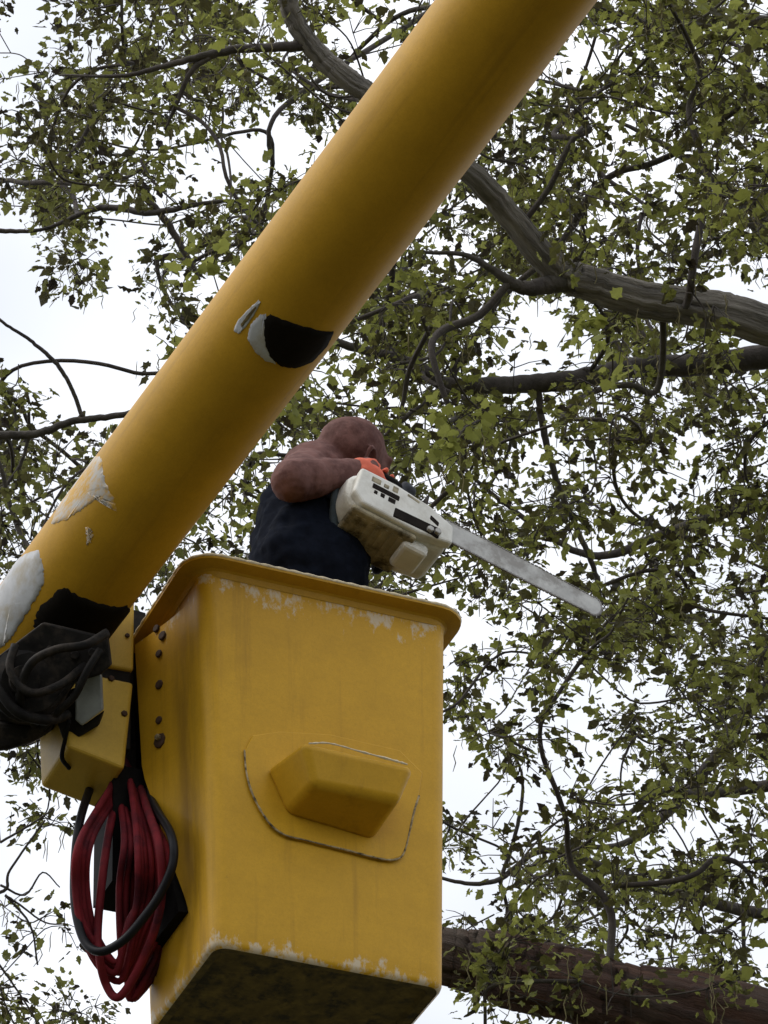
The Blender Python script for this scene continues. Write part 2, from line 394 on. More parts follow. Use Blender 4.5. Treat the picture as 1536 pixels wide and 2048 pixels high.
# control box left of the bucket: two yellow covers, bolts, dark gap bracket
def solid(poly, y, th, name, mat, parent, bv=.006, skew=(0, 0)):
    bm = bmesh.new(); f = [BL(u, v, y) for u, v in poly]; add_prism(bm, f, [p + Vector((skew[0], th, skew[1])) for p in f])
    o = obj(name, bm, mat, parent); bevel(o, bv, 3); return o
BY = .24
solid([(120, 1215), (270, 1200), (268, 1340), (185, 1326), (120, 1310)], BY, .19, 'upper_cover', M['panel'], lift, .008)
cov = solid([(128, 1338), (188, 1348), (268, 1364), (250, 1537), (135, 1492)], BY, .19, 'lower_cover', M['panel'], lift, .010)
solid([(140, 1240), (262, 1240), (262, 1500), (150, 1480)], BY + .012, .17, 'bracket', M['steel'], lift, .004)
solid([(255, 1215), (292, 1225), (300, 1560), (240, 1540)], BY + .13, .03, 'mount_plate', M['steel'], lift, .003)
for u, v, r in ((254, 1272, .006), (222, 1358, .008), (248, 1428, .008), (200, 1290, .006)):
    bm = bmesh.new(); add_bolt(bm, BL(u, v, BY), (0, -1, 0), r, .006, 6); obj('bolt', bm, M['rust'], lift)
# boom: round fibreglass tube running up to the right and towards the camera
BR = .140
def sep_w(v):                                      # silhouette width in pixels across the axis
    return 260 + (236 - 260) * v / 1215
A0 = P(1032, 0, FPX * 2 * BR / 260); A1 = P(113, 1215, FPX * 2 * BR / 236)
ax = (A0 - A1).normalized()                        # points up the boom
tip = A1 - ax * .20; far = A0 + ax * 5.0
bz = ax; bx = (Vector((0, 0, 1)) - bz * bz.z).normalized(); by = bz.cross(bx)
MBO = Matrix(((bx.x, by.x, bz.x, tip.x), (bx.y, by.y, bz.y, tip.y), (bx.z, by.z, bz.z, tip.z), (0, 0, 0, 1)))
MBOi = MBO.inverted(); Linv = MBi
boom_len = (far - tip).length
bm = bmesh.new()
add_tube(bm, [(0, 0, z) for z in np.linspace(0, boom_len, 40)], [BR * (1.0 + .0 * z) for z in range(40)], 64)
boom = obj('boom', bm, M['boom'], lift); smooth_ang(boom, 40); boom.matrix_parent_inverse = Matrix(); boom.matrix_local = MBi @ MBO
def cyl_hit(u, v):                                 # photo pixel -> (angle, height) on the boom surface
    o_ = MBOi @ CAM; d_ = MBOi.to_3x3() @ ray(u, v)
    a_ = d_.x ** 2 + d_.y ** 2; b_ = 2 * (o_.x * d_.x + o_.y * d_.y); c_ = o_.x ** 2 + o_.y ** 2 - BR ** 2
    disc = b_ * b_ - 4 * a_ * c_
    k = (-b_ - math.sqrt(max(disc, 0))) / (2 * a_); p = o_ + d_ * k
    return math.atan2(p.y, p.x), p.z
def boom_patch(name, poly, mat, h=.0025, rag=0.0, n=60):
    """worn patch wrapped on the tube: polygon given in photo pixels, mapped to (angle, height)"""
    q = [cyl_hit(u, v) for u, v in poly]; c0 = q[0][0]
    q = [(((a - c0 + math.pi) % (2 * math.pi)) - math.pi, z) for a, z in q]
    # densify outline and make it ragged
    dq = []
    for i in range(len(q)):
        a_, b_ = q[i], q[(i + 1) % len(q)]
        for k in range(8):
            f = k / 8; dq.append((a_[0] + (b_[0] - a_[0]) * f + rag * random.uniform(-1, 1) / BR, a_[1] + (b_[1] - a_[1]) * f + rag * random.uniform(-1, 1)))
    cx = sum(p[0] for p in dq) / len(dq); cz = sum(p[1] for p in dq) / len(dq)
    bm = bmesh.new(); rings = []
    for s_, hh in ((0, h), (.25, h), (.5, h), (.75, h), (.97, h), (1.0, -.001)):
        ring = []
        for a_, z_ in dq:
            aa, zz = cx + (a_ - cx) * s_ + c0, cz + (z_ - cz) * s_
            if s_ == 0: continue
            ring.append(bm.verts.new(((BR + hh) * math.cos(aa), (BR + hh) * math.sin(aa), zz)))
        if ring: rings.append(ring)
    c_ = bm.verts.new(((BR + h) * math.cos(cx + c0), (BR + h) * math.sin(cx + c0), cz)); n_ = len(dq)
    for k in range(n_): bm.faces.new((c_, rings[0][k], rings[0][(k + 1) % n_]))
    for i in range(len(rings) - 1):
        for k in range(n_): bm.faces.new((rings[i][k], rings[i + 1][k], rings[i + 1][(k + 1) % n_], rings[i][(k + 1) % n_]))
    o = obj(name, bm, mat, boom, True); return o
boom_patch('black_patch', [(528, 638), (540, 628), (570, 640), (620, 655), (668, 662), (655, 690), (625, 722), (590, 736), (560, 732), (538, 712), (528, 680)], M['black_patch'], .0032, .001)
boom_patch('primer_patch', [(520, 628), (532, 628), (536, 660), (540, 700), (552, 728), (530, 722), (508, 700), (495, 678), (500, 650)], M['white_patch'], .002, .0015)
ck = boom_patch('scratch', [(518, 600), (522, 604), (510, 628), (490, 655), (478, 668), (468, 662), (474, 644), (495, 620)], M['white_patch'], .002, .001)
boom_patch('scratch_core', [(512, 612), (514, 615), (500, 636), (484, 654), (482, 650), (496, 630)], M['grime'], .0035, .0005)
boom_patch('worn_patch', [(204, 916), (206, 940), (212, 965), (228, 995), (236, 1024), (220, 1012), (204, 992), (186, 1004), (160, 1022), (134, 1040), (100, 1050), (120, 1000), (160, 940), (185, 905)], M['worn'], .0008, .003)
boom_patch('worn_patch', [(172, 1055), (186, 1060), (182, 1085), (174, 1090)], M['worn'], .0008, .004)
boom_patch('white_cover', [(76, 1098), (88, 1130), (90, 1165), (70, 1200), (45, 1240), (20, 1280), (4, 1296), (-30, 1300), (-40, 1270), (-10, 1190), (35, 1120)], M['white_patch'], .002, .003)
boom_patch('black_band', [(128, 1172), (150, 1188), (200, 1206), (255, 1210), (262, 1222), (235, 1250), (215, 1290), (150, 1300), (100, 1275), (66, 1250), (80, 1210)], M['black_patch'], .0045, .003)
# knuckle under the boom tip: pivot drum, side plates, pin, links, hydraulic line
knuckle = bpy.data.objects.new('pivot_joint', None); 
def LP(u, v, d): return MBi @ P(u, v, d)
DK = 9.42
bm = bmesh.new(); c1, c2 = LP(62, 1365, DK), LP(62 - 40, 1365 + 30, DK + .30)
add_tube(bm, [c1, c1.lerp(c2, .06), c1.lerp(c2, .94), c2], [.070, .092, .096, .09], 20)
pv = obj('pivot_drum', bm, M['steel'], lift); smooth_ang(pv, 35)
bm = bmesh.new(); add_tube(bm, [LP(50, 1360, DK - .03), LP(46, 1364, DK + .02)], [.035, .04], 20); obj('pivot_pin', bm, M['steel'], pv)
def slab(poly, d0, th, name, mat, parent, bv=.004):
    bm = bmesh.new(); fr = [LP(u, v, d0) for u, v in poly]; bk = [MBi @ (P(u, v, d0) + FW * th) for u, v in poly]
    add_prism(bm, fr, bk); o = obj(name, bm, mat, parent); bevel(o, bv, 2); return o
slab([(85, 1245), (215, 1275), (222, 1330), (200, 1350), (150, 1365), (110, 1420), (60, 1450), (0, 1440), (-40, 1340)], DK + .015, .05, 'side_plate', M['steel'], lift)
slab([(150, 1360), (165, 1335), (203, 1350), (206, 1420), (164, 1452), (150, 1440)], DK + .06, .03, 'link_arm', M['grey_steel'], lift)
slab([(90, 1425), (148, 1350), (153, 1362), (112, 1412)], DK + .005, .02, 'worn_strip', M['steel'], lift, .002)
slab([(100, 1400), (160, 1370), (168, 1450), (206, 1422), (196, 1452), (150, 1480), (125, 1478)], DK + .09, .06, 'lower_link', M['steel'], lift)
slab([(-60, 1440), (60, 1450), (110, 1420), (98, 1466), (62, 1486), (20, 1500), (-60, 1510)], DK + .05, .16, 'tip_casting', M['steel'], lift, .012)
bm = bmesh.new(); add_tube(bm, smooth_path([LP(138, 1440, DK + .02), LP(130, 1480, DK + .03), LP(124, 1515, DK + .06), LP(138, 1536, DK + .12)], 6), .0055, 8); obj('hydraulic_line', bm, M['black'], lift, True)
for u, v in ((100, 1300), (150, 1310), (185, 1305)):
    bm = bmesh.new(); add_bolt(bm, LP(u, v, DK + .015), MBi.to_3x3() @ -FW, .011, .010, 6); obj('bolt', bm, M['steel'], lift)
for q, rr in (([(215, 1265, -.02), (170, 1290, -.05), (110, 1300, -.06), (60, 1330, -.05), (40, 1400, -.02), (70, 1450, .05)], .011),
              ([(200, 1300, -.0), (175, 1340, -.03), (150, 1390, -.03), (120, 1420, -.01), (80, 1460, .06)], .009),
              ([(30, 1290, .0), (20, 1340, -.03), (60, 1385, -.05), (120, 1370, -.04), (170, 1330, .02)], .010),
              ([(-20, 1350, .0), (30, 1420, -.03), (90, 1440, -.01), (135, 1430, .05)], .013)):
    bm = bmesh.new(); add_tube(bm, smooth_path([LP(u, v, DK + d_) for u, v, d_ in q], 6), rr, 8); obj('hydraulic_line', bm, M['steel'], lift, True)
# tube saddle joining the boom tip to the knuckle
bm = bmesh.new(); add_tube(bm, [(0, 0, -.12), (0, 0, .03)], [BR * .97, BR * 1.02], 40); sd_ = obj('tip_collar', bm, M['steel'], boom); smooth_ang(sd_, 40)
# ------------------------------------------------------------------ hoses
def loc2w(p): return MB @ p
def hose(name, paths, rad, mat, label):
    bm = bmesh.new()
    for p in paths: add_tube(bm, smooth_path(p, 7), rad, 9)
    o = obj(name, bm, mat, None, True); tag(o, label, 'hose'); return o
paths = []
DH = 9.27
for i in range(11):                                 # one hose wound in long hanging loops
    f = i / 10; s = random.uniform(-11, 11)
    top = (236 + 28 * f, 1555 + 30 * f); xl = (144 + 70 * f if f < .45 else 205 + 70 * f) + s * .6; xr = 268 + 88 * f ** .7 + s; bot = random.uniform(1915, 1965) + 50 * f
    dd = DH + .010 * i
    paths.append([P(top[0] - 2, top[1] - 60, dd + .50), P(top[0] - 10, top[1] + 10, dd + .30), P(xl + 12, 1680, dd + .03), P(xl + 2, 1775, dd + .02),
                  P(xl * .7 + (228 + 5 * i) * .3, bot - 62, dd), P(228 + 5 * i, bot, dd), P(xr - 24, bot - 80, dd + .01), P(xr - 2, 1800 + s, dd + .02),
                  P(xr, 1700, dd + .025), P(top[0] + 28, top[1] + 30, dd + .24), P(top[0] + 10, top[1] - 50, dd + .48)])
hose('red_hose', paths[:], .0084, M['red_hose'], 'dark red hose wound in long loops hanging left of the yellow bucket')
hose('bright_hose', [[P(262, 1520, 9.78), P(292, 1610, 9.46), P(318, 1690, 9.26), P(324, 1780, 9.245), P(312, 1850, 9.24), P(285, 1920, 9.24), P(255, 1975, 9.24), P(232, 1995, 9.245), P(212, 1968, 9.26), P(200, 1920, 9.25), P(196, 1850, 9.30), P(212, 1700, 9.38), P(236, 1570, 9.62), P(243, 1510, 9.76)]], .0100, M['red_hose'], 'single red hose curving in front of the coil, lowest loop beside bucket')
hose('black_hose', [[P(268, 1530, 9.80), P(308, 1610, 9.46), P(342, 1670, 9.27), P(346, 1725, 9.225), P(322, 1785, 9.215), P(288, 1835, 9.21), P(245, 1882, 9.21), P(200, 1903, 9.215), P(168, 1880, 9.25), P(150, 1810, 9.30), P(150, 1720, 9.36), P(160, 1640, 9.42), P(185, 1560, 9.66), P(200, 1500, 9.80)]], .0105, M['blk_hose'], 'black hose slung in a wide loop across the red hoses')

# ------------------------------------------------------------------ chainsaw (held out to the right of the bucket)
def cv(r, d, f): return (RT * r - UP * d + FW * f)
a_ = Vector((.86, .445, .19)).normalized(); n_ = Vector((-a_.y, a_.x, 0)).normalized(); n2 = a_.cross(n_)
th = R(48); b3 = n_ * math.cos(th) - n2 * math.sin(th) * (1 if n2.z > 0 else -1)
z3 = -b3; z3 = (z3 - a_ * z3.dot(a_)).normalized(); y3 = z3.cross(a_)
Xs, Ys, Zs = (cv(*q).normalized() for q in (a_, y3, z3))
K0 = P(722, 930, 9.98)
MS = Matrix(((Xs.x, Ys.x, Zs.x, K0.x), (Xs.y, Ys.y, Zs.y, K0.y), (Xs.z, Ys.z, Zs.z, K0.z), (0, 0, 0, 1)))
saw = empty('chainsaw', None, 'off-white chainsaw with long grey bar held over the bucket edge', 'chainsaw', MS)
LS = .275
def add_poly_y(bm, poly, y0, y1): add_prism(bm, [(x, y0, z) for x, z in poly], [(x, y1, z) for x, z in poly])
bm = bmesh.new(); add_poly_y(bm, [(.0, 0), (.10, .004), (.20, -.012), (LS, -.04), (LS, -.105), (.20, -.122), (.02, -.122), (-.012, -.09), (-.014, -.03)], .022, .165)
ho = obj('housing', bm, M['saw'], saw); bevel(ho, .02, 4)
bm = bmesh.new(); add_poly_y(bm, [(.004, -.002), (.10, .0), (.20, -.014), (LS - .004, -.042), (LS + .004, -.10), (.19, -.12), (.03, -.118), (.0, -.09)], 0, .03)
co = obj('side_cover', bm, M['saw'], saw); bevel(co, .008, 3)
bm = bmesh.new(); add_box(bm, (.012, .012, -.136), (.19, .158, -.118)); ba = obj('base', bm, M['saw_dirty'], saw); bevel(ba, .008, 3)
bm = bmesh.new(); add_box(bm, (.165, .03, -.150), (.235, .12, -.112)); ba = obj('front_foot', bm, M['saw'], saw); bevel(ba, .014, 3)
for k in range(7):
    bm = bmesh.new(); add_box(bm, (.03 + .02 * k, .03, -.1375), (.04 + .02 * k, .14, -.134)); obj('rib', bm, M['saw_dirty'], saw)
def vent(x0, x1, z0, z1, tilt=0, y=-.0015, r=.006, mat='saw_black'):
    bm = bmesh.new(); add_poly_y(bm, [(x0, z0), (x1, z0 + tilt), (x1, z1 + tilt), (x0, z1)], y, .01)
    o = obj('vent_slot', bm, M[mat], saw); bevel(o, r * .5, 2)
vent(.042, .118, -.055, -.037, .0); vent(.036, .062, -.034, -.016, 0, -.001, .004, 'saw_dirty'); vent(.07, .085, -.034, -.02, 0, -.001, .004, 'saw_dirty'); vent(.094, .11, -.032, -.012, 0, -.001, .004, 'saw_dirty')
vent(.05, .06, -.07, -.058, 0, -.001, .003); vent(.068, .08, -.07, -.056, 0, -.001, .003); vent(.09, .11, -.072, -.056, 0, -.001, .003)
vent(.112, .24, -.114, -.080, .006, -.002, .008); vent(.205, .232, -.06, -.044, -.012); vent(.135, .17, -.022, -.014, -.006, -.001, .003, 'saw_dirty')
for x, z in ((.212, -.098), (.232, -.094)):
    bm = bmesh.new(); add_bolt(bm, (x, -.003, z), (0, -1, 0), .009, .008, 6); obj('bar_nut', bm, M['bar'], saw)
# guide bar with rounded nose, chain round it
zc_, hb_, x0_, x1_ = -.052, .035, .25, .70
outl = [(x0_, zc_ + hb_ * .92)] + [(x0_ + (x1_ - .03 - x0_) * k / 8, zc_ + hb_ * (.92 + .08 * math.sin(math.pi * k / 8)) - (.004 * k / 8)) for k in range(1, 9)]
nose = [(x1_ - .028 + .028 * math.sin(R(a)), zc_ + (hb_ * .9) * math.cos(R(a))) for a in range(10, 180, 16)]
low = [(x, 2 * zc_ - z) for x, z in outl[::-1]]
bm = bmesh.new(); add_poly_y(bm, outl + nose + low, .012, .0165); gb = obj('guide_bar', bm, M['bar'], saw)
bm = bmesh.new(); lp = outl + nose + low
for i in range(len(lp) - 1):
    p0, p1 = Vector((lp[i][0], .0142, lp[i][1])), Vector((lp[i + 1][0], .0142, lp[i + 1][1])); n__ = max(1, int((p1 - p0).length / .0105))
    for k in range(n__):
        c0 = p0.lerp(p1, (k + .1) / n__); c1 = p0.lerp(p1, (k + .85) / n__); add_tube(bm, [c0, c1], [.0042, .0034], 5)
obj('chain', bm, M['chain'], saw)
bm = bmesh.new(); add_tube(bm, smooth_path([(.00, .09, -.03), (-.012, .09, .04), (.02, .09, .088), (.08, .09, .094), (.14, .09, .080), (.165, .09, .0)], 6), .015, 12); obj('top_handle', bm, M['black'], saw, True)
bm = bmesh.new(); add_tube(bm, smooth_path([(.17, .15, -.11), (.168, .205, -.09), (.168, .215, -.02), (.165, .18, .045), (.16, .10, .06), (.158, .05, .03), (.16, .03, -.01)], 6), .0115, 12); obj('front_handle', bm, M['black'], saw, True)
bm = bmesh.new(); add_prism(bm, [(.195, .03, -.01), (.195, .15, -.01), (.20, .14, .075), (.20, .05, .075)], [(.202, .03, -.01), (.202, .15, -.01), (.207, .14, .075), (.207, .05, .075)]); bevel(obj('hand_guard', bm, M['steel'], saw), .003, 2)
bm = bmesh.new(); add_tube(bm, [(.09, .165, -.06), (.09, .178, -.06)], [.045, .042], 24); obj('starter_cover', bm, M['saw'], saw)

# ------------------------------------------------------------------ person in the bucket
SW = lambda x, y, z: MS @ Vector((x, y, z))
per = empty('person', None, 'bald person in a dark blue sleeveless top bending forward in the bucket with a chainsaw', 'person', Matrix.Translation(MB @ Vector((-.05, .27, .03))) @ Matrix.Rotation(yaw, 4, 'Z'))
PMi = per.matrix_world.inverted()
W = lambda p: PMi @ Vector(p)
BLW = lambda x, y, z: W(MB @ Vector((x, y, z)))
pel = BLW(-.07, .24, .90); chest = W(P(612, 1035, 10.16)); neck = W(P(655, 925, 10.30)); head = W(P(708, 908, 10.30))
shR = W(P(622, 945, 10.18)); elR = W(P(585, 962, 9.95)); haR = W(SW(.062, .088, .108))
wrR = elR.lerp(haR, .80) + (haR - elR).cross(W(CAM + UP) - W(CAM)).normalized() * 0
shL = W(P(715, 985, 10.48)); elL = W(P(775, 1030, 10.45)); haL = W(SW(.162, .13, .062)); wrL = elL.lerp(haL, .78)
bm = bmesh.new()
add_capsule(bm, pel, chest, .11, .105, 18); add_ball(bm, chest, .11, 18)
add_capsule(bm, chest, shR, .10, .075); add_capsule(bm, chest, shL, .09, .06); add_capsule(bm, shR, neck, .078, .062); add_capsule(bm, shR, shL, .06, .06); add_capsule(bm, neck, neck.lerp(head, .6), .058, .056)
add_capsule(bm, shR, elR, .068, .055); add_capsule(bm, elR, elR.lerp(wrR, .3), .054, .052); add_capsule(bm, elR.lerp(wrR, .3), wrR, .052, .032); add_capsule(bm, wrR, haR.lerp(wrR, .5), .033, .034)
add_capsule(bm, shL, elL, .058, .046); add_capsule(bm, elL, wrL, .042, .03)
# legs stand on the bucket floor
for sx in (-.10, .10):
    hip = BLW(-.07 + sx * .9, .25, .86); kn = BLW(-.05 + sx * 1.1, .20, .48); an = BLW(-.05 + sx * 1.2, .28, .10)
    add_capsule(bm, hip, kn, .088, .062); add_capsule(bm, kn, an, .060, .042)
    toe = BLW(-.02 + sx * 1.3, .42, .065); add_capsule(bm, an, toe, .045, .034)
# head: skull, jaw, nose, ears, brow; face turned to the right and away, tipped down
fw_ = (W(CAM + RT * .80 + FW * .55 - UP * .30) - W(CAM)).normalized(); up_ = (W(CAM + UP * .9 + RT * .3) - W(CAM)); up_ = (up_ - fw_ * up_.dot(fw_)).normalized(); sd_v = fw_.cross(up_)
RH = Matrix((( fw_.x, sd_v.x, up_.x, 0), (fw_.y, sd_v.y, up_.y, 0), (fw_.z, sd_v.z, up_.z, 0), (0, 0, 0, 1)))
def hd(f, s_, u_): return head + fw_ * f + sd_v * s_ + up_ * u_
add_ball(bm, hd(-.012, 0, .008), 1, 24, (.094, .076, .084), RH); add_ball(bm, hd(.035, 0, -.02), 1, 20, (.062, .062, .085), RH)
add_ball(bm, hd(.05, 0, -.075), 1, 16, (.042, .045, .035), RH); add_capsule(bm, hd(.094, 0, .0), hd(.112, 0, -.032), .009, .014, 10)
add_capsule(bm, hd(.082, -.035, .014), hd(.082, .035, .014), .012, .012, 10); add_capsule(bm, hd(.088, -.02, -.062), hd(.088, .02, -.062), .009, .009, 8)
for s_ in (-1, 1):
    ec = [hd(-.004 + .019 * math.cos(R(a)) - .006 * math.sin(R(a)), s_ * (.080 + .012 * (math.cos(R(a)) < 0) + .004), -.004 + .034 * math.sin(R(a))) for a in range(0, 361, 30)]
    for k in range(12): add_capsule(bm, ec[k], ec[k + 1], .0065, .0065, 8)
    add_ball(bm, hd(-.004, s_ * .074, -.004), 1, 10, (.016, .008, .028), RH); add_ball(bm, hd(.006, s_ * .084, -.036), .009, 10)
    add_ball(bm, hd(.086, s_ * .03, -.004), .011, 10)
add_capsule(bm, neck, hd(-.03, 0, -.035), .056, .052)
body = obj('body', bm, M['skin'], per, True)
rm = body.modifiers.new('remesh', 'REMESH'); rm.mode = 'VOXEL'; rm.voxel_size = .005; rm.use_smooth_shade = True
sm = body.modifiers.new('smooth', 'SMOOTH'); sm.factor = .5; sm.iterations = 3
tx0 = bpy.data.textures.new('flesh', 'CLOUDS'); tx0.noise_scale = .035; tx0.noise_depth = 2
dm = body.modifiers.new('flesh', 'DISPLACE'); dm.texture = tx0; dm.strength = .007; dm.mid_level = .5; dm.texture_coords = 'LOCAL'
def cloth(name, build, mat, vox=.009, it=6, disp=True):
    bm = bmesh.new(); build(bm); o = obj(name, bm, mat, per, True)
    r_ = o.modifiers.new('remesh', 'REMESH'); r_.mode = 'VOXEL'; r_.voxel_size = vox; r_.use_smooth_shade = True
    s_ = o.modifiers.new('smooth', 'SMOOTH'); s_.factor = .5; s_.iterations = it
    if disp:
        tx = bpy.data.textures.new(name, 'CLOUDS'); tx.noise_scale = .09; tx.noise_depth = 3
        d_ = o.modifiers.new('folds', 'DISPLACE'); d_.texture = tx; d_.strength = .045; d_.mid_level = .45; d_.texture_coords = 'LOCAL'
    return o
def top_shape(bm):
    lo = W(P(620, 1150, 10.0)); add_capsule(bm, pel, lo, .150, .148, 20); add_capsule(bm, lo, W(P(608, 1040, 10.14)), .150, .118, 20)
    add_capsule(bm, W(P(583, 1130, 9.93)), W(P(594, 1030, 10.06)), .097, .078, 16); add_capsule(bm, W(P(660, 1150, 10.05)), W(P(640, 1020, 10.15)), .09, .075, 16)
cloth('sleeveless_top', top_shape, M['navy'])
bm = bmesh.new(); add_tube(bm, smooth_path([W(P(672, 975, 10.02)), W(P(668, 1010, 9.985)), W(P(668, 1050, 9.96)), W(P(680, 1100, 9.94))], 6), .011, 8); obj('shoulder_strap', bm, M['strap'], per, True)
def trs(bm):
    add_ball(bm, pel, .165, 18, (1.05, .95, .9))
    for sx in (-.10, .10):
        hip = BLW(-.07 + sx * .9, .25, .86); kn = BLW(-.05 + sx * 1.1, .20, .48); an = BLW(-.05 + sx * 1.2, .28, .12)
        add_capsule(bm, hip, kn, .105, .08); add_capsule(bm, kn, an, .078, .07)
cloth('trousers', trs, M['navy'])
for sx in (-.10, .10):
    def boot(bm):
        an = BLW(-.05 + sx * 1.2, .28, .16); an2 = BLW(-.05 + sx * 1.2, .28, .085); toe = BLW(-.02 + sx * 1.3, .43, .075); add_capsule(bm, an, an2, .055, .052); add_capsule(bm, an2, toe, .050, .042)
    cloth('boot', boot, M['black'], .009, 4, False)
def glove(name, grip, wrist, axis, side, r_h, mat):
    """palm behind the handle, four fingers of unequal length curling round it, thumb from the side of the palm"""
    axis = axis.normalized(); out_ = (wrist - grip); out_ = (out_ - axis * out_.dot(axis)).normalized(); nrm = axis.cross(out_)
    def build(bm):
        pc = grip + out_ * (r_h + .016)
        add_capsule(bm, wrist, pc.lerp(wrist, .35), .036, .036, 12)
        for k in range(4): add_capsule(bm, pc + axis * (-.033 + .022 * k) + nrm * .0, pc.lerp(wrist, .4) + axis * (-.02 + .013 * k), .017, .02, 10)
        for k, ln in enumerate((1.0, 1.1, 1.04, .85)):
            c = grip + axis * (-.035 + .0235 * k); rr = r_h + .0085; pts = []
            for j in range(8):
                ang = R(-10 + (235 * ln) * j / 7); pts.append(c + (out_ * math.cos(ang) + nrm * math.sin(ang)) * rr)
            for j in range(7): add_capsule(bm, pts[j], pts[j + 1], .0098 - .0003 * j, .0095 - .0003 * j, 8)
        tb = pc - axis * .046 + out_ * .012; pts = [tb, tb - axis * .004 - nrm * .022, grip - axis * .040 - nrm * (r_h + .010), grip - axis * .024 - nrm * (r_h + .006) - out_ * .018]
        for j in range(3): add_capsule(bm, pts[j], pts[j + 1], .0125 - .001 * j, .0115 - .001 * j, 8)
    o = cloth(name, build, mat, .0045, 2, False); return o
glove('work_glove', W(SW(.075, .09, .093)), wrR.lerp(haR, .1), W(SW(1, 0, 0)) - W(SW(0, 0, 0)), 1, .015, M['glove'])
glove('dark_glove', W(SW(.162, .13, .056)), wrL, W(SW(0, 1, 0)) - W(SW(0, 0, 0)), 1, .0115, M['dglove'])

# ------------------------------------------------------------------ trees
# crown thickness as seen across the picture, 128-pixel cells (0 = open sky)
D = [[.4,.65,.75,.7,.6,.4,.6,.6,.6,.7,.6,.7],[.6,.75,.65,.7,.7,.6,.6,.6,.7,.75,.65,.75],[.3,.65,.75,.7,.7,.6,.6,.6,.65,.65,.6,.65],
     [.3,.55,.62,.62,.5,.5,.6,.7,.75,.75,.8,.7],[.02,.15,.62,.35,.4,.5,.7,.8,.75,.8,.85,.75],[.04,.06,.2,.15,.3,.3,.45,.6,.75,.8,.85,.7],
     [.35,.45,.4,.4,.5,.6,.5,.65,.45,.65,.6,.65],[.6,.6,.5,.4,.6,.6,.5,.5,.35,.6,.55,.62],[.55,.45,.4,.4,.5,.5,.4,.55,.5,.6,.58,.58],
     [.2,.3,.3,.3,.4,.4,.4,.5,.65,.7,.5,.55],[.14,.2,.3,.3,.3,.3,.3,.4,.6,.55,.5,.7],[.16,.1,.2,.3,.3,.3,.3,.38,.38,.4,.45,.65],
     [.08,.08,.2,.3,.3,.3,.3,.28,.5,.5,.55,.6],[.2,.08,.2,.3,.3,.3,.3,.3,.65,.75,.75,.6],[.06,.02,.2,.3,.3,.3,.3,.4,.75,.65,.55,.5],[.5,.3,.2,.3,.3,.3,.3,.2,.3,.4,.45,.4]]
D = np.array(D); D[:4, :5] *= .9; D[2:7, 7:] *= .9
def dens(u, v):
    x = min(max(u / 128 - .5, 0), 11); y = min(max(v / 128 - .5, 0), 15)
    i, j = min(int(y), 14), min(int(x), 10); fy_, fx = y - i, x - j
    return D[i, j] * (1 - fy_) * (1 - fx) + D[i, j + 1] * (1 - fy_) * fx + D[i + 1, j] * fy_ * (1 - fx) + D[i + 1, j + 1] * fy_ * fx

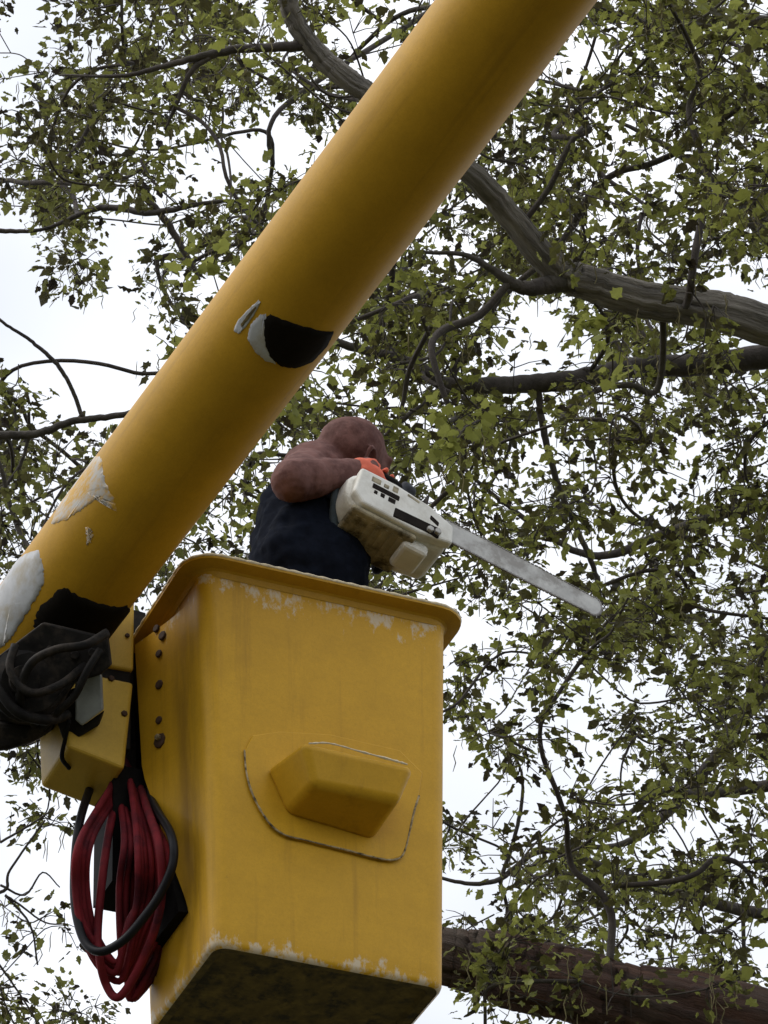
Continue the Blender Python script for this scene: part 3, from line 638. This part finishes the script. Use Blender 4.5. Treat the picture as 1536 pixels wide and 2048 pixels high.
class Tree:
    def __init__(s, name, label, base, height, r0, bark_t, leafm, lean=(0, 0)):
        s.root = empty(name, base, label, 'tree'); s.base = Vector(base); s.pos = []; s.par = []; s.rad = []; s.limbn = 0
        s.bark = bark_t; s.leafm = leafm; s.targets = []; s.lv = []; s.sprigs = []
        pts = [(0, 0, -.1), (0, 0, .3), (lean[0] * .15, lean[1] * .15, height * .25), (lean[0] * .45, lean[1] * .45, height * .55), (lean[0], lean[1], height)]
        tp = smooth_path(pts, 8); tr = smooth_vals([r0 * 1.45, r0 * 1.08, r0, r0 * .75, r0 * .16], 8)
        bm = bmesh.new(); bm.verts.layers.float_vector.new('bark_co'); add_tube(bm, tp, tr, 28, True, s.furrow(.06)); obj('trunk', bm, bark_t, s.root, True)
        s.trunk = [s.base + p for p in tp]; s.trunk_r = tr; s.limb_dirs = []
        s.add_chain(s.trunk[6:], fixed=True); s.capr = list(tr[6:])
    def furrow(s, amp):
        ph = [random.uniform(0, 6.28) for _ in range(6)]
        def f(t_, a):
            w1 = a + .25 * math.sin(11 * t_ + ph[0]); w2 = a + .2 * math.sin(17 * t_ + ph[1])
            rg = abs(math.sin(4.5 * w1 + ph[2])) ** .5 - .7 + .6 * (abs(math.sin(7.5 * w2 + ph[3])) ** .6 - .65)
            return 1 + amp * rg + .5 * amp * math.sin(13 * t_ + 2 * a + ph[4]) + .35 * amp * math.sin(37 * t_ - a + ph[5])
        return f
    def add_chain(s, pts, fixed=True, parent=-1):
        for p in pts:
            s.pos.append(Vector(p)); s.par.append(parent); s.rad.append(-1.0 if fixed else 0.0); parent = len(s.pos) - 1
    def limb(s, pix, bark_m=None, seg=16, attach=True, amp=.05, name='limb', n=10):
        """pix: (u, v, depth, radius) from the outer trunk side to the tip"""
        pts = [P(u, v, d) for u, v, d, r in pix]; rr = [r for *_, r in pix]
        if attach:
            z = pts[0].z - (pts[0] - s.trunk[0]).to_2d().length * .35
            j = min(range(len(s.trunk)), key=lambda i: abs(s.trunk[i].z - z)); q = s.trunk[j]
            pts = [q, q.lerp(pts[0], .5) + Vector((0, 0, -.12))] + pts; rr = [max(rr[0] * 1.1, s.trunk_r[j] * .5), rr[0] * 1.05] + rr
        sp = smooth_path(pts, n); sr = smooth_vals(rr, n)
        sp = [p + Vector((random.gauss(0, 1), random.gauss(0, 1), random.gauss(0, 1))) * min(.0015, r * .1) for p, r in zip(sp, sr)]
        bm = bmesh.new(); bm.verts.layers.float_vector.new('bark_co'); add_tube(bm, [p - s.base for p in sp], sr, seg, True, s.furrow(amp)); o = obj(name, bm, bark_m or s.bark, s.root, True)
        s.add_chain(sp[::2], True); s.capr += sr[::2]; return o
    def grow(s):
        if not s.targets: return
        T = np.array([tuple(p) for p in s.targets]); cap = len(s.pos) + len(T) * 14 + 10
        A = np.zeros((cap, 3)); n0 = len(s.pos); A[:n0] = [tuple(p) for p in s.pos]; n = n0
        dist = np.min(np.linalg.norm(T[:, None, :] - A[None, :n0, :], axis=2), axis=1); order = np.argsort(dist); ends = []
        for k in order:
            d_ = np.linalg.norm(A[:n] - T[k], axis=1); i = int(np.argmin(d_)); L = d_[i]; steps = max(1, min(12, int(L / .11))); parent = i
            a = A[i].copy(); b_ = T[k]; side = rng.normal(0, 1, 3); side *= .15 * L / (np.linalg.norm(side) + 1e-9)
            for q in range(1, steps + 1):
                t_ = q / steps; p = a + (b_ - a) * t_ + side * math.sin(math.pi * t_) + (rng.normal(0, .030, 3) if q < steps else 0)
                A[n] = p; s.pos.append(Vector(p)); s.par.append(parent); s.rad.append(0.0); parent = n; n += 1
            ends.append(parent)
        s.ends = ends
        ch = [0.0] * n
        E_ = 2.3; r0 = .0030
        for i in range(n - 1, -1, -1):
            if s.rad[i] == 0.0:
                v = ch[i] if ch[i] > 0 else r0 ** E_; s.rad[i] = min(v ** (1 / E_), .055); pa = s.par[i]
                if pa >= 0: ch[pa] += v
        kids = {}
        for i in range(n0, n): kids.setdefault(s.par[i], []).append(i)
        bm = bmesh.new(); starts = [(s.par[i], i, max(.0028, s.capr[s.par[i]] * .9)) for i in range(n0, n) if s.par[i] < n0]
        while starts:
            pa, i, cp = starts.pop(); pts = [s.pos[pa] - s.base, s.pos[i] - s.base]; rr = [min(cp, s.rad[i])] * 2
            while True:
                c = kids.get(i, [])
                if not c: break
                c = sorted(c, key=lambda j: -s.rad[j])
                for j in c[1:]: starts.append((i, j, cp * .92))
                i = c[0]; pts.append(s.pos[i] - s.base); rr.append(min(cp, s.rad[i]))
            rr[-1] *= .6
            if len(pts) > 2:
                pts = [pts[0]] + [pts[k] * .5 + (pts[k - 1] + pts[k + 1]) * .25 for k in range(1, len(pts) - 1)] + [pts[-1]]; pts = smooth_path(pts, 3); rr = smooth_vals(rr, 3)
            add_tube(bm, pts, rr, 6 if rr[0] > .006 else 4, False)
        # twiglets with leaves
        for e in ends:
            tp = s.pos[e]; pa = s.pos[s.par[e]]; dr = (tp - pa).normalized()
            for _ in range(random.randint(3, 5)):
                dv = (dr * .6 + Vector((random.gauss(0, 1), random.gauss(0, 1), random.gauss(-.1, .7))).normalized()).normalized(); ln = random.uniform(.04, .12)
                q = tp + dv * ln; add_tube(bm, [tp - s.base, tp.lerp(q, .5) + Vector((0, 0, .006)) - s.base, q - s.base], [.0022, .0018, .0012], 3, False)
                for _ in range(random.randint(*s.nl)):
                    c = q + Vector((random.gauss(0, .028), random.gauss(0, .028), random.gauss(-.012, .026))); s.lv.append((c, (c - tp).normalized()))
        o = obj('branches', bm, M['twig'], s.root, True)
        bm = bmesh.new()                            # spring catkins hanging below the young leaves
        for e in ends:
            if random.random() < .35: continue
            for _ in range(random.randint(2, 5)):
                p = s.pos[e] - s.base + Vector((random.gauss(0, .05), random.gauss(0, .05), random.gauss(-.02, .03))); ln = random.uniform(.04, .12); sw = Vector((random.gauss(0, .008), random.gauss(0, .008), 0))
                add_tube(bm, [p, p + sw * 1.5 - Vector((0, 0, ln * .35)), p + sw * .6 - Vector((0, 0, ln * .7)), p + sw * 1.8 - Vector((0, 0, ln))], [.001, .0019, .002, .001], 3, False)
        k_ = obj('catkins', bm, M['catkin'], s.root); k_['kind'] = 'stuff'
    nl = (3, 5)
    def leaves(s, size, singles=0):
        out = [(0, -.95), (.36, -.74), (.74, -.62), (.64, -.22), (.94, .16), (.56, .34), (.36, .70), (0, 1.08), (-.34, .72), (-.58, .30), (-.90, .12), (-.62, -.20), (-.78, -.60), (-.34, -.70)]
        base = np.array([(0, 0, .0)] + [(x, y, -.16 * (x * x + .5 * y * y)) for x, y in out]); nb = len(base)
        near = []
        if singles:
            sc = []
            for i, (c, d) in enumerate(s.lv):
                u, v, dp = project(c)
                if 0 < u < 1536 and 0 < v < 2048: sc.append((dp, i))
            near = [i for _, i in sorted(sc)[:singles]]
        ns = set(near); V = []; F = []; tone = []; k = 0
        lm = [mesh(base, [(0, 1 + j, 1 + (j + 1) % 14) for j in range(14)]) for _ in range(4)]
        for q, me in enumerate(lm):
            at = me.attributes.new('leaf_tone', 'FLOAT', 'FACE'); at.data.foreach_set('value', [.62 + .1 * q] * 14); me.materials.append(s.leafm)
        recs = []
        for i, (c, d) in enumerate(s.lv):
            nrm = Vector((random.gauss(0, .75), random.gauss(0, .75), random.choice((1, 1, 1, -1)) * 1.0)).normalized()
            d = (d + Vector((0, 0, -.7))).normalized(); yv = d - nrm * d.dot(nrm); yv = yv.normalized() if yv.length > 1e-4 else nrm.orthogonal().normalized(); xv = yv.cross(nrm)
            z_ = size * random.uniform(.5, 1.45); Rm = np.array([tuple(xv), tuple(yv), tuple(nrm)]) * z_
            Rm[0] *= random.uniform(.42, .9)
            if i in ns: recs.append((c, xv * z_, yv * z_, nrm * z_)); continue
            V.append((base * np.array([1, 1, random.uniform(-.5, 2.6)]) + np.concatenate([np.zeros((1, 3)), rng.normal(0, .09, (nb - 1, 3))])) @ Rm + np.array(tuple(c - s.base))); tn = min(1, max(0, random.gauss(.62, .24) if random.random() < .7 else random.gauss(.1, .08))); tone += [tn] * 14  # near-black share puts backlit leaf silhouettes into the colour
            F += [(k, k + 1 + j, k + 1 + (j + 1) % 14) for j in range(14)]; k += nb
        me = bpy.data.meshes.new('crown'); me.from_pydata(np.concatenate(V).tolist(), [], F); at = me.attributes.new('leaf_tone', 'FLOAT', 'FACE'); at.data.foreach_set('value', tone)
        cr = link('crown', me, s.leafm, s.root); cr['kind'] = 'stuff'
        for n_, (c, a, b_, d) in enumerate(recs):
            o = bpy.data.objects.new('leaf', lm[n_ % 4]); C.objects.link(o); o.parent = cr; q = c - s.base
            o.matrix_local = Matrix(((a.x, b_.x, d.x, q.x), (a.y, b_.y, d.y, q.y), (a.z, b_.z, d.z, q.z), (0, 0, 0, 1)))

def ground_xy(u, v, d): p = P(u, v, d); return p.x, p.y
tr_r = Tree('maple_tree', 'nearest tree, its grey furrowed limb crossing behind the boom from the right', (3.3, 10.6, 0), 16, .26, M['bark_grey'], M['leaf'], (.3, .5))
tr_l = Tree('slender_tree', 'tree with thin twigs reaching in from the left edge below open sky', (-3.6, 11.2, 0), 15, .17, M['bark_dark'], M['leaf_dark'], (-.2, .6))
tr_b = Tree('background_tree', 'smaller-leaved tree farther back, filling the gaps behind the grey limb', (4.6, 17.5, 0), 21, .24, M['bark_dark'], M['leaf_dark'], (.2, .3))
# near tree limbs (photo position, distance, radius in metres)
tr_r.limb([(1900, 770, 12.6, 0.0681), (1536, 652, 12.5, 0.0601), (1420, 620, 12.5, 0.0545), (1300, 600, 12.5, 0.0512), (1190, 570, 12.5, 0.0496), (1130, 550, 12.5, 0.0480), (1080, 505, 12.48, 0.0432), (1010, 420, 12.45, 0.0400), (940, 345, 12.4, 0.0368), (850, 270, 12.4, 0.0344), (740, 190, 12.4, 0.0320), (690, 155, 12.4, 0.0320), (640, 110, 12.4, 0.0288), (600, 60, 12.4, 0.0272), (570, -10, 12.4, 0.0264), (550, -130, 12.4, 0.0224), (560, -300, 12.5, 0.0160)], M['bark_grey'], 48, True, .15)
tr_r.limb([(1140, 562, 12.5, .034), (1085, 572, 12.46, .028), (1040, 575, 12.42, .020), (985, 540, 12.4, .012), (930, 510, 12.4, .008), (850, 505, 12.4, .005)], M['bark_dark'], 12, False)
tr_r.limb([(1950, 690, 13.8, .055), (1700, 690, 13.8, .050), (1536, 712, 13.8, .044), (1400, 728, 13.8, .040), (1280, 735, 13.8, .036), (1150, 760, 13.7, .034), (1060, 768, 13.7, .031), (960, 772, 13.6, .028), (890, 768, 13.6, .025), (835, 735, 13.6, .022), (780, 712, 13.6, .019), (690, 690, 13.6, .014), (600, 650, 13.6, .008)], M['bark_dark'], 14)
tr_r.limb([(950, 760, 13.6, .016), (880, 790, 13.6, .014), (820, 830, 13.6, .011), (740, 880, 13.6, .007), (680, 930, 13.6, .004)], M['bark_dark'], 8, False)
big = tr_r.limb([(1900, 2170, 11.9, .150), (1536, 2082, 11.9, .136), (1300, 2018, 11.9, .125), (1180, 1985, 11.9, .112), (1060, 1952, 11.9, .100), (980, 1930, 11.9, .088), (895, 1910, 11.9, .078), (800, 1890, 11.9, .07), (720, 1880, 11.9, .066)], M['bark_brown'], 48, True, .17, 'limb', 14)
big['label'] = 'thick red-brown limb ending behind the bucket'
tr_r.limb([(620, 90, 12.4, .02), (540, 95, 12.4, .014), (450, 102, 12.4, .013), (330, 132, 12.4, .009), (240, 152, 12.4, .006), (120, 150, 12.5, .003)], M['bark_dark'], 8, False)
tr_r.limb([(440, 104, 12.4, .009), (385, 140, 12.4, .009), (350, 215, 12.4, .007), (330, 260, 12.4, .003)], M['bark_dark'], 8, False)
tr_r.limb([(1075, 770, 13.7, .013), (1085, 850, 13.7, .012), (1110, 950, 13.7, .011), (1150, 1050, 13.7, .010), (1185, 1130, 13.7, .009), (1200, 1210, 13.7, .007), (1180, 1330, 13.7, .004)], M['bark_dark'], 8, False)
tr_l.limb([(-500, 960, 13.2, .03), (-200, 890, 13.2, .02), (0, 872, 13.2, .014), (70, 868, 13.2, .013), (150, 842, 13.2, .012), (250, 828, 13.2, .010), (330, 800, 13.2, .007), (430, 770, 13.2, .004)], M['bark_dark'], 8)
tr_l.limb([(165, 835, 13.2, .007), (140, 770, 13.2, .007), (110, 725, 13.2, .007), (60, 680, 13.2, .006), (0, 640, 13.2, .005), (-80, 560, 13.2, .004)], M['bark_dark'], 8, False)
tr_l.limb([(60, 866, 13.2, .006), (40, 930, 13.2, .006), (0, 985, 13.2, .005), (-60, 1050, 13.2, .004)], M['bark_dark'], 8, False)
tr_l.limb([(-450, 480, 13.4, .022), (-150, 465, 13.4, .014), (0, 462, 13.4, .008), (90, 458, 13.4, .006), (200, 415, 13.4, .011), (300, 425, 13.3, .011), (420, 405, 13.3, .007), (520, 400, 13.3, .004)], M['bark_dark'], 8)
tr_l.limb([(290, 395, 13.3, .010), (330, 440, 13.3, .012), (375, 515, 13.3, .010), (400, 560, 13.3, .004)], M['bark_dark'], 8, False)
tr_l.limb([(-450, 1760, 12.8, .02), (-150, 1800, 12.8, .012), (0, 1785, 12.8, .006), (20, 1740, 12.8, .004), (90, 1640, 12.8, .003)], M['bark_dark'], 8)
for q in ([(10, 1790), (60, 1850), (75, 1930)], [(10, 1790), (40, 1810), (90, 1845), (135, 1848)], [(0, 1770), (50, 1790), (85, 1745), (120, 1775)], [(0, 1685), (60, 1650), (105, 1620)], [(-30, 1890), (20, 1960), (60, 2020), (80, 2060)]):
    tr_l.limb([(u, v, 12.8, .0045 - .0008 * i) for i, (u, v) in enumerate(q)], M['twig'], 5, False, .05, 'twig', 5)
tr_b.limb([(1750, 1260, 17.5, .05), (1536, 1375, 17.5, .034), (1430, 1515, 17.5, .028), (1330, 1630, 17.4, .022), (1240, 1690, 17.4, .014), (1130, 1690, 17.4, .007)], None, 10)
tr_b.limb([(1750, 1560, 16.8, .035), (1520, 1575, 16.8, .026), (1400, 1590, 16.8, .020), (1320, 1585, 16.8, .015), (1230, 1650, 16.8, .010), (1180, 1665, 16.8, .004)], None, 10)
tr_b.limb([(1800, 60, 18, .05), (1536, 42, 18, .028), (1350, 42, 18, .022), (1200, 22, 18, .018), (1000, -60, 18, .01)], None, 10)
tr_b.limb([(1800, 560, 17.6, .045), (1536, 440, 17.6, .026), (1430, 360, 17.6, .02), (1330, 290, 17.6, .014), (1230, 240, 17.6, .007)], None, 10)
tr_b.limb([(1800, 1060, 17.2, .045), (1536, 1010, 17.2, .03), (1350, 1060, 17.2, .022), (1180, 1110, 17.2, .016), (1000, 1000, 17.2, .010), (850, 860, 17.2, .005)], None, 10)
tr_b.limb([(1800, 1850, 16.2, .045), (1536, 1830, 16.2, .026), (1300, 1770, 16.2, .018), (1100, 1700, 16.2, .013), (990, 1762, 16.2, .010), (890, 1758, 16.2, .007), (780, 1700, 16.2, .004)], None, 10)
tr_b.limb([(1000, -60, 18, .014), (800, 60, 17.5, .012), (560, 220, 17, .011), (545, 330, 17, .010), (520, 260, 17, .008), (300, 300, 17, .005), (100, 250, 17, .003)], None, 8, False)
tr_b.limb([(1000, 1765, 16.2, .009), (1035, 1650, 16.2, .008), (1045, 1560, 16.2, .006), (1020, 1490, 16.2, .0045), (985, 1440, 16.2, .003)], None, 8, False)
# crown sprays
AL = [(1536, 652), (1300, 600), (1130, 550), (1010, 420), (940, 345), (740, 190), (640, 110), (570, -10)]; CL = [(1536, 2082), (1300, 2018), (1060, 1952), (895, 1910)]; BLb = [(1400, 728), (1280, 735), (1060, 768), (890, 768), (780, 712)]
def near_limb(u, v):
    for L_, w_, pr in ((AL, 80, .85), (CL, 150, .55), (BLb, 45, .8)):
        for (a, b), (c, d) in zip(L_, L_[1:]):
            t_ = min(1, max(0, ((u - a) * (c - a) + (v - b) * (d - b)) / ((c - a) ** 2 + (d - b) ** 2)))
            if math.hypot(u - a - t_ * (c - a), v - b - t_ * (d - b)) < w_ and random.random() < pr: return True
    return False
NT = 2800
cnt = 0
while cnt < NT:
    u0, v0 = random.uniform(-330, 1870), random.uniform(-330, 2380)
    dn = dens(u0, v0)
    if not (0 <= u0 <= 1536 and 0 <= v0 <= 2048) and random.random() < .4: continue
    if random.random() > -math.log(1 - min(dn, .9)) / 2.0: continue
    far_ = random.random() > .48; d0 = random.uniform(15.2, 20) if far_ else random.uniform(11.5, 14.2)
    left = u0 + random.uniform(-120, 120) < 430
    if u0 < 260 and v0 > 1250: far_ = False; d0 = random.uniform(12.5, 13.5); left = True
    for _ in range(random.randint(4, 9)):
        sp_ = 520 / d0; u, v = u0 + random.gauss(0, sp_ * 1.05), v0 + random.gauss(0, sp_ * .8)
        if dens(u, v) < .1 and random.random() < .6: continue
        d = d0 + random.gauss(0, .18)
        if not far_ and near_limb(u, v): d = random.uniform(12.9, 14.4)
        cnt += 1
        (tr_b if far_ else tr_l if left else tr_r).targets.append(P(u, v, d + (.5 if left and not far_ else 0)))
for u, v, d in ((985, 1965, 11.62), (1060, 1985, 11.6), (1012, 1902, 11.6), (965, 1990, 11.62), (1405, 600, 12.25), (1150, 1960, 11.65), (1240, 2010, 11.6), (1000, 1935, 11.6), (1420, 1985, 11.6)):
    for k in range(2): tr_r.targets.append(P(u + random.gauss(0, 14), v + random.gauss(0, 14), d))
tr_r.nl = (4, 6); tr_l.nl = (4, 6); tr_b.nl = (4, 6)
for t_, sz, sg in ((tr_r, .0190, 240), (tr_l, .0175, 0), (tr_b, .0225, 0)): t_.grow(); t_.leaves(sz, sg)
